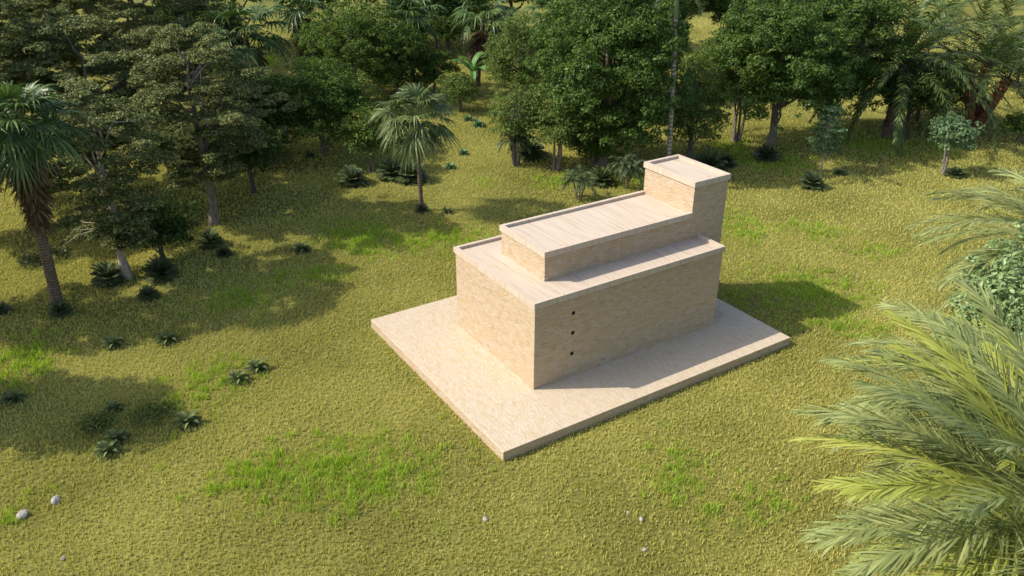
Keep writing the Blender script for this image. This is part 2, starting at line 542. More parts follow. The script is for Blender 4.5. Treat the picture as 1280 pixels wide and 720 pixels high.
def layered(X, Y, h, W, name, cat, grp, lab, o):
    rng = np.random.default_rng(o['seed'])
    root = thing(name, lab, cat, (X, Y, 0), grp)
    lean = np.array(o.get('lean', (rng.normal() * .3, rng.normal() * .3)))
    rad = W / 2
    cen = []; rr = []
    tiers = max(5, int(h / 1.15))
    for ti in range(tiers):
        u = ti / (tiers - 1)
        z = h * (.27 + .71 * u)
        R0 = rad * (math.sin(np.pi * min(1, (.22 + .72 * (1 - u)))) ** .6) * rng.uniform(.8, 1.1)
        if u > .95: R0 *= .5
        npad = max(2, int(3 + R0 * 2.0))
        a0 = rng.uniform(0, 6.28)
        for k in range(npad):
            a = a0 + k * 6.283 / npad + rng.normal() * .25
            q = R0 * rng.uniform(.3, 1.0)
            ctr = lean * u
            cen.append([ctr[0] + math.cos(a) * q, ctr[1] + math.sin(a) * q, z + rng.normal() * .3 - q * .10])
            rr.append(rng.uniform(.75, 1.35) * (.6 + .07 * rad))
    if o.get('low'):
        for a, q, z in ((2.6, 3.0, 1.9), (2.9, 3.9, 1.7), (2.3, 2.3, 2.2), (-.4, .9, 2.3), (-.9, 1.2, 2.2)):
            cen.append([math.cos(a) * q, math.sin(a) * q, z]); rr.append(.9)
    cen = np.array(cen)
    mb = MB()
    # each pad is a handful of small overlapping umbrellas
    for c, r in zip(cen, rr):
        k = 6
        d = rng.normal(size=(k, 3)) * np.array([.46, .46, .10]) * r
        d[:, 2] -= (d[:, 0] ** 2 + d[:, 1] ** 2) * .12 / r
        clump_leaves(mb, c + d, np.full(k, r * .52) * rng.uniform(.7, 1.2, k), .5, 520, .16, rng, up=.6, asp=.62, low=.0)
    link('crown', mb.mesh('crown', M['layered']), root)
    link('trunk', stems_mesh(rng, h, .3, cen, .13 + .012 * h, 1, lean, 'trunk', M['barkpale'] if o.get('low') else M['bark'], nlimb=12), root)
    if o.get('low'):
        mb = MB()
        for b in ((-1.9, .9, 2.9), (-1.5, 1.6, 3.1), (-2.4, .2, 2.5), (.6, -.9, 2.7)):
            limb(mb, (lean[0] * .28, lean[1] * .28, 2.6), b, .06, .015, rng, sag=.05)
        link('bare_branch', mb.mesh('bare_branch', M['barkpale'], True), root)

def bushy(X, Y, h, W, name, cat, grp, lab, o, kind='bushy'):
    rng = np.random.default_rng(o['seed'])
    root = thing(name, lab, cat, (X, Y, 0), grp)
    lean = np.array(o.get('lean', (0, 0)))
    cb = o.get('crown0', .22)
    zc = h * (cb + 1) / 2; rz = h * (1 - cb) / 2
    rx = W / 2
    far = o.get('far')
    dense = kind == 'dense'
    rc = (.62 if not dense else .8) + .035 * W
    rxx = max(rx - rc * .6, rx * .5); rzz = max(rz - rc * .5, rz * .6)
    area = 4 * np.pi * ((rxx * rxx + 2 * rxx * rzz) / 3)
    n = int(np.clip(area / (rc * rc) * (.85 if dense else .75), 14, 260))
    if far: n = min(n, 110); rc *= 1.2
    c = ellipsoid_clumps(rng, n, np.array([lean[0], lean[1], zc]), rxx, rxx, rzz, .5)
    r = rng.uniform(.6, 1.2, len(c)) * rc
    mat = 'dense' if dense else 'fine' if o.get('fine') else 'dark' if o.get('dark') else 'blue' if o.get('blue') else 'green'
    per = 260 if not dense else 340
    size = .20 if not dense else .21
    if o.get('fine'): per, size = 250, .17
    if far: per, size = 90, .42
    mb = MB()
    clump_leaves(mb, c, r, .8 if not dense else .72, per, size, rng, up=.35)
    # stray sprays that break the outline
    k = n
    c2 = ellipsoid_clumps(rng, k, np.array([lean[0], lean[1], zc]), rxx * 1.12 + .2, rxx * 1.12 + .2, rzz * 1.08 + .15, .9, -.6)
    clump_leaves(mb, c2, rng.uniform(.22, .5, k) * rc, .8, per * 1.1, size, rng, up=.3)
    link('crown', mb.mesh('crown', M[mat]), root)
    link('trunk', stems_mesh(rng, h, cb, c, .1 + .018 * h, o.get('stems', 1), lean, 'trunk',
                             M['bark'] if not o.get('dark') else M['barkdark'], nlimb=18), root)

def young(X, Y, h, W, name, cat, grp, lab, o):
    rng = np.random.default_rng(o['seed'])
    root = thing(name, lab, cat, (X, Y, 0), grp)
    cen = []; rr = []
    for ti in range(8):
        u = ti / 7
        z = h * (.34 + .62 * u)
        R0 = W / 2 * math.sin(np.pi * (.18 + .72 * u)) ** .7
        for k in range(7):
            a = k * .9 + ti + rng.normal() * .2
            q = R0 * rng.uniform(.35, .85)
            cen.append([math.cos(a) * q, math.sin(a) * q, z]); rr.append(rng.uniform(.3, .45))
    mb = MB(); cen = np.array(cen)
    clump_leaves(mb, cen, rr, .45, 520, .15, rng, up=.5)
    link('crown', mb.mesh('crown', M['blue']), root)
    link('trunk', stems_mesh(rng, h, .3, cen, .07, 1, (0, 0), 'trunk', M['barkpale'], nlimb=10), root)

# ---------------------------------------------------------------- palms
def arc(L, elev, droop, n=10, p=1.4):
    t = np.linspace(0, 1, n)
    a = R(elev) - R(droop) * t ** p
    a = np.maximum(a, R(-88))
    ds = L / (n - 1)
    x = np.concatenate([[0], np.cumsum(np.cos(a[:-1]) * ds)])
    z = np.concatenate([[0], np.cumsum(np.sin(a[:-1]) * ds)])
    return np.stack([x, np.zeros(n), z], -1), np.stack([np.cos(a), np.zeros(n), np.sin(a)], -1)

def fan_frond(rng, elev, Lp, Rf, mat, nseg=30, droop=35):
    P, T = arc(Lp, elev, droop, 7)
    mb = MB()
    w = .05
    ribbons(mb, P[None], np.full((1, 7), w), np.array([[0, 1., 0]]))
    ribbons(mb, P[None], np.full((1, 7), w * .6), np.array([[-T[3][2], 0, T[3][0]]]))
    tip = P[-1]; a = T[-1]
    side = np.array([0, 1., 0]); nrm = np.cross(a, side)
    if nrm[2] < 0: nrm = -nrm
    phi = np.linspace(-R(118), R(118), nseg) + rng.normal(size=nseg) * .02
    ln = Rf * (.62 + .38 * np.cos(phi * .62)) * rng.uniform(.88, 1.05, nseg)
    s = np.linspace(0, 1, 6)
    D = a[None] * np.cos(phi)[:, None] + side[None] * np.sin(phi)[:, None]
    V = tip + D[:, None] * (ln[:, None, None] * s[None, :, None])
    V = V + nrm * (.10 * np.abs(np.sin(phi))[:, None, None] * s[None, :, None] * Rf)   # shallow cup
    sag = rng.uniform(.45, .95, nseg)[:, None] * ln[:, None] * np.clip(s[None] - .3, 0, 1) ** 1.8
    V[..., 2] -= sag
    # outer ends that hang are pulled in a little so their length stays true
    V[..., :2] -= (D[:, None, :2] * (sag * .25)[..., None])
    wmax = Rf * R(236) / nseg * .42
    W = wmax * np.array([.15, .75, 1.0, .85, .5, .06])[None] * rng.uniform(.85, 1.1, nseg)[:, None]
    sd = norm(-a[None] * np.sin(phi)[:, None] + side[None] * np.cos(phi)[:, None] + nrm[None] * .45 * ((np.arange(nseg) % 2) * 2 - 1)[:, None])
    ribbons(mb, V, W, sd)
    return mb.mesh('frond', mat)

def feather_frond(rng, elev, L, mat, droop=70, nl=46, ll=.62, width=.045, vee=.35, a0=62, a1=22, stalk=.14, sec=4, hang=.25):
    n = 16
    P, T = arc(L, elev, droop, n)
    # a slight sideways sweep
    sw = rng.normal() * .06
    P[:, 1] += sw * L * np.linspace(0, 1, n) ** 2
    mb = MB()
    rw = np.linspace(.07, .015, n)
    ribbons(mb, P[None], rw[None], np.array([[0, 1., 0]]))
    ribbons(mb, P[None], rw[None] * .7, norm(np.stack([-T[:, 2], T[:, 1], T[:, 0]], -1))[None])
    t = np.linspace(stalk, 1, nl)
    Pi = np.stack([np.interp(t, np.linspace(0, 1, n), P[:, k]) for k in range(3)], -1)
    Ti = norm(np.stack([np.interp(t, np.linspace(0, 1, n), T[:, k]) for k in range(3)], -1))
    U = norm(np.cross(Ti, np.array([0, 1., 0])) * np.array([1, 1, 1]))
    U = np.where(U[:, 2:3] < 0, -U, U)
    prof = np.clip(np.sin(np.pi * np.clip((t - stalk) / (1 - stalk) * .82 + .12, 0, 1)) ** .6, .25, 1)
    ang = np.radians(a0 + (a1 - a0) * t)
    s = np.linspace(0, 1, sec)
    for sg in (-1, 1):
        aj = ang + rng.normal(size=nl) * .12
        vj = vee + rng.normal(size=nl) * .22
        D = norm(Ti * np.cos(aj)[:, None] + np.array([0, sg, 0.]) * np.sin(aj)[:, None] + U * (vj * np.sin(aj))[:, None])
        l = ll * prof * rng.uniform(.85, 1.1, nl)
        V = Pi[:, None] + D[:, None] * (l[:, None, None] * s[None, :, None])
        V[..., 2] -= hang * l[:, None] * s[None] ** 2
        W = width * np.interp(s, [0, .3, .7, 1], [.6, 1, .8, .08])[None] * np.ones((nl, 1))
        sd = norm(np.cross(D, U) + U * rng.normal(size=(nl, 1)) * .35 + U * .25 * sg)
        ribbons(mb, V, W, sd)
    return mb.mesh('frond', mat)

FC = {}
def fronds(key, make, elevs, nvar):
    if key not in FC:
        FC[key] = {e: [make(e) for _ in range(nvar)] for e in elevs}
    return FC[key]

def palm_trunk(h, r0, r1, lean, rng, mat, name='trunk', bulge=0, n=14):
    mb = MB()
    t = np.linspace(0, 1, n)
    P = np.stack([lean[0] * t ** 1.3, lean[1] * t ** 1.3, -.1 + (h + .1) * t], -1)
    rad = r0 + (r1 - r0) * t + bulge * np.exp(-((t - .0) / .08) ** 2)
    tube(mb, P, rad * (1 + rng.normal(size=n) * .03), 12)
    return mb.mesh(name, mat, smooth=True)

def crown_fronds(root, C, lib, spec, rng, name='frond', sc=1.0):
    """spec: list of (elevation, count)"""
    k = 0
    for e, n in spec:
        a0 = rng.uniform(0, 6.28)
        for i in range(n):
            a = a0 + i * 6.283 / n + rng.normal() * .16
            me = lib[e][k % len(lib[e])]; k += 1
            s = sc * rng.uniform(.88, 1.08)
            link(name, me, root, C, (rng.normal() * .12, rng.normal() * .09, a), (s, s, s))

def fanpalm(X, Y, h, W, name, cat, grp, lab, o):
    rng = np.random.default_rng(o['seed'])
    root = thing(name, lab, cat, (X, Y, 0), grp)
    lean = o.get('lean', (rng.normal() * .3, rng.normal() * .3))
    rad = W / 2
    n = o['n']
    mat = M['fanpale'] if o.get('slim') else M['fan']
    q = round(rad * 2) / 2
    far = n < 32
    hc = h - rad * .95
    if o.get('slim'): hc = h - rad * .85
    E = (78, 55, 34, 12, -10, -32)
    lib = fronds(('fan', q, o.get('slim', 0), far), lambda e: fan_frond(rng, e, q * .58, q * .58, mat, 20 if far else 24, 28), E, 2)
    k = n / 46
    spec = [(78, int(4 * k)), (55, int(7 * k)), (34, int(9 * k)), (12, int(9 * k)), (-10, int(8 * k)), (-32, int(6 * k))]
    C = (lean[0], lean[1], hc)
    if o.get('skirt'): spec = spec[:-1]
    crown_fronds(root, C, lib, spec, rng, sc=rad / q)
    r0 = .13 if o.get('slim') else .2
    if o.get('skirt'): r0 *= 1.15
    link('trunk', palm_trunk(hc, r0 * 1.15, r0 * .85, lean, rng, M['palmbark'], bulge=.05), root)
    # skirt of dead fronds round the upper trunk
    E2 = (-76,)
    lib2 = fronds(('dead', q, far), lambda e: fan_frond(rng, e, q * .42, q * .5, M['dead'], 12, 12), E2, 3)
    if o.get('skirt'):
        top = hc
        ln = (6 if far else 12)
        for j in range(6):
            f = 1 - j * .1
            crown_fronds(root, (lean[0] * f ** 1.3, lean[1] * f ** 1.3, hc - j * h * .065), lib2, [(-76, ln)], rng, 'dead_frond', sc=(rad / q) * (1.05 - j * .11))
    else:
        crown_fronds(root, C, lib2, [(-76, 7)], rng, 'dead_frond', sc=rad / q * .8)

def date(X, Y, h, W, name, cat, grp, lab, o):
    rng = np.random.default_rng(o['seed'])
    root = thing(name, lab, cat, (X, Y, 0), grp)
    rad = W / 2
    n = o['n']
    L = round(rad * 2.1) / 2 * 1.15
    mat = M['date']
    E = (72, 48, 24, 0, -25)
    lib = fronds(('date', L), lambda e: feather_frond(rng, e, L, mat, droop=62, nl=44, ll=.85, width=.085, hang=.3), E, 2)
    m = o.get('multi', 1)
    for j in range(m):
        a = j * 2.1 + .6
        lean = (math.cos(a) * 1.7, math.sin(a) * 1.7) if m > 1 else (rng.normal() * .3, rng.normal() * .3)
        hc = max(1.5, h - rad * .75) * (1 if m == 1 else rng.uniform(.82, 1.0))
        mb = MB()
        nn = 26
        t = np.linspace(0, 1, nn)
        P = np.stack([lean[0] * t, lean[1] * t, -.1 + (hc + .1) * t], -1)
        r = .42 * (1 + .10 * (np.arange(nn) % 2)) * (1 - .15 * t)
        tube(mb, P, r, 12)
        # old leaf bases
        nb = 150
        tt = rng.uniform(.03, 1, nb); aa = rng.uniform(0, 6.28, nb)
        B = np.stack([np.interp(tt, t, P[:, 0]), np.interp(tt, t, P[:, 1]), np.interp(tt, t, P[:, 2])], -1)
        D = np.stack([np.cos(aa), np.sin(aa), np.full(nb, .75)], -1)
        s = np.linspace(0, 1, 3)
        V = B[:, None] + D[:, None] * (.34 + .34 * s)[None, :, None]
        Wd = np.tile([[.2, .15, .05]], (nb, 1))
        ribbons(mb, V, Wd, np.stack([-np.sin(aa), np.cos(aa), 0 * aa], -1))
        link('trunk', mb.mesh('trunk', M['rust'] if m > 1 else M['palmbark']), root)
        k = n / m / 44
        spec = [(72, max(3, int(8 * k))), (48, max(4, int(11 * k))), (24, max(4, int(11 * k))), (0, max(3, int(9 * k))), (-25, max(2, int(6 * k)))]
        crown_fronds(root, (lean[0], lean[1], hc), lib, spec, rng, sc=.9 if m > 1 else 1)

def royal(X, Y, h, W, name, cat, grp, lab, o):
    rng = np.random.default_rng(o['seed'])
    root = thing(name, lab, cat, (X, Y, 0), grp)
    lean = o.get('lean', (.2, .1))
    hc = h * .93
    tl = hc * .84
    f = .84
    link('trunk', palm_trunk(tl, .17, .13, (lean[0] * f ** 1.3, lean[1] * f ** 1.3), rng, M['royalbark'], bulge=.06, n=24), root)
    mb = MB()
    t = np.linspace(0, 1, 6)
    P = np.stack([lean[0] * (f + .16 * t) ** 1.3, lean[1] * (f + .16 * t) ** 1.3, tl + (hc - tl) * t], -1)
    tube(mb, P, np.array([.14, .16, .15, .13, .10, .07]), 10)
    link('crownshaft', mb.mesh('crownshaft', M['shaft'], True), root)
    lib = fronds(('royal',), lambda e: feather_frond(rng, e, 3.0, M['date'], droop=75, nl=34, ll=.6, width=.06, hang=.5), (60, 30, 2), 2)
    crown_fronds(root, (lean[0], lean[1], hc), lib, [(60, 5), (30, 6), (2, 5)], rng)

def smallpalm(X, Y, h, W, name, cat, grp, lab, o):
    rng = np.random.default_rng(o['seed'])
    root = thing(name, lab, cat, (X, Y, 0), grp)
    lib = fronds(('small',), lambda e: feather_frond(rng, e, 1.15, M['small'], droop=85, nl=18, ll=.34, width=.05, hang=.4), (62, 30, 0), 2)
    for k in range(3):
        a = k * 2.1 + rng.uniform(0, 1)
        hh = h * .68 * rng.uniform(.8, 1.05)
        lean = (math.cos(a) * .35, math.sin(a) * .35)
        st = link('stem', palm_trunk(hh, .055, .045, lean, rng, M['palmbark'], 'stem', n=7), root, (math.cos(a) * .12, math.sin(a) * .12, 0))
        crown_fronds(st, (lean[0], lean[1], hh), lib, [(62, 3), (30, 5), (0, 3)], rng, sc=W / 2.6)

def cycad(X, Y, h, W, name, cat, grp, lab, o):
    rng = np.random.default_rng(o['seed'])
    mb = MB()
    rad = W / 2
    for e, n in ((80, 5), (60, 9), (38, 13), (16, 14), (0, 12)):
        a0 = rng.uniform(0, 6.28)
        for i in range(n):
            a = a0 + i * 6.283 / n + rng.normal() * .12
            L = rad * rng.uniform(.85, 1.12) * (1 if e < 50 else h / rad * .8 if h < rad * 1.4 else 1.1)
            P, T = arc(L, e, 35, 6)
            P[:, 2] += h * .12
            t = np.linspace(.12, 1, 12)
            Pi = np.stack([np.interp(t, np.linspace(0, 1, 6), P[:, k]) for k in range(3)], -1)
            Ti = norm(np.stack([np.interp(t, np.linspace(0, 1, 6), T[:, k]) for k in range(3)], -1))
            for sg in (-1, 1):
                D = norm(Ti * .75 + np.array([0, sg * .8, 0]) + np.array([0, 0, .15]))
                l = rad * .38 * np.sin(np.pi * np.clip(t * .85 + .1, 0, 1)) ** .5
                s = np.array([0, .5, 1])
                V = Pi[:, None] + D[:, None] * (l[:, None, None] * s[None, :, None])
                Wd = rad * .085 * np.array([[.6, 1, .1]]) * np.ones((12, 1))
                sd = norm(np.cross(D, np.array([0, 0, 1.])))
                ca, sa = math.cos(a), math.sin(a)
                Rm = np.array([[ca, sa, 0], [-sa, ca, 0], [0, 0, 1]])
                ribbons(mb, V @ Rm, Wd, sd @ Rm)
    ob = link(name, mb.mesh(name, M['cycad']), None, (X, Y, 0))
    tag(ob, lab, cat, grp)

def rosette(X, Y, h, W, name, cat, grp, lab, o):
    rng = np.random.default_rng(o['seed'])
    mb = MB()
    rad = W / 2 * 1.1
    for e, n in ((65, 4), (38, 7), (14, 9)):
        a0 = rng.uniform(0, 6.28)
        for i in range(n):
            a = a0 + i * 6.283 / n + rng.normal() * .2
            P, T = arc(rad * rng.uniform(.8, 1.15), e, 70, 7)
            P[:, 2] += .04
            Wd = rad * .46 * np.array([[.3, .7, 1, 1, .8, .5, .05]])
            ca, sa = math.cos(a), math.sin(a)
            Rm = np.array([[ca, sa, 0], [-sa, ca, 0], [0, 0, 1]])
            for sg in (-1, 1):      # two halves folded along the midrib
                sd = norm(np.array([[0, 1., .45 * sg]])) @ Rm
                off = (np.array([[[0, sg, .45]]]) * Wd[..., None] * .25)
                ribbons(mb, (P[None] + off) @ Rm, Wd * .5, sd)
    ob = link(name, mb.mesh(name, M['rosetteblue'] if o.get('blue') else M['rosette'], True), None, (X, Y, 0))
    tag(ob, lab, cat, grp)

def banana(X, Y, h, W, name, cat, grp, lab, o):
    rng = np.random.default_rng(o['seed'])
    root = thing(name, lab, cat, (X, Y, 0), grp)
    hs = h * .5
    link('stem', palm_trunk(hs, .16, .10, (.1, 0), rng, M['shaft'], 'stem', n=6), root)
    for i in range(11):
        a = i * 2.4
        e = (78, 58, 40, 22)[i % 4]
        P, T = arc(h * .55, e, 95, 12, 1.4)
        mb = MB()
        Wd = h * .125 * np.array([[.1, .25, .8, 1, 1, 1, 1, .95, .9, .75, .5, .05]])
        for sg in (-1, 1):
            off = (np.array([[[0, sg, .35]]]) * Wd[..., None] * .25)
            ribbons(mb, P[None] + off, Wd * .5, norm(np.array([[0, 1., .35 * sg]])))
        link('leaf', mb.mesh('leaf', M['banana'], True), root, (.1, 0, hs), (0, 0, a))

def weeds(X, Y, h, W, name, cat, grp, lab, o):
    rng = np.random.default_rng(o['seed'])
    mb = MB()
    n = 900
    P = rng.normal(size=(n, 3)) * np.array([W / 4, W / 4, 0])
    P[:, 2] = np.abs(rng.normal(size=n)) * .12 + .05
    N = norm(rng.normal(size=(n, 3)) * .6 + np.array([0, 0, 1.]))
    leaves(mb, P, N, .13, rng)
    tag(link(name, mb.mesh(name, M['weed']), None, (X, Y, 0)), lab, cat, grp)

def rock(X, Y, h, W, name, cat, grp, lab, o):
    import bmesh
    rng = np.random.default_rng(o['seed'])
    bm = bmesh.new()
    bmesh.ops.create_icosphere(bm, subdivisions=2, radius=1)
    ax_ = norm(rng.normal(size=(9, 3)))
    for v in bm.verts:
        c = np.array(v.co)
        for a in ax_:           # planar facets
            d = c @ a
            if d > .72: c = c - a * (d - .72)
        c *= 1 + rng.normal() * .03
        v.co = (c[0] * W * .46, c[1] * W * .36, c[2] * W * .32 + W * .12)
    me = bpy.data.meshes.new(name); bm.to_mesh(me); bm.free()
    me.materials.append(M['rock'])
    tag(link(name, me, None, (X, Y, 0), (0, 0, rng.uniform(0, 6))), lab, cat, grp)

KIND = dict(layered=layered, bushy=bushy, dense=lambda *a: bushy(*a, kind='dense'), young=young, fanpalm=fanpalm,
            date=date, royal=royal, smallpalm=smallpalm, cycad=cycad, rosette=rosette, banana=banana, weeds=weeds, rock=rock)
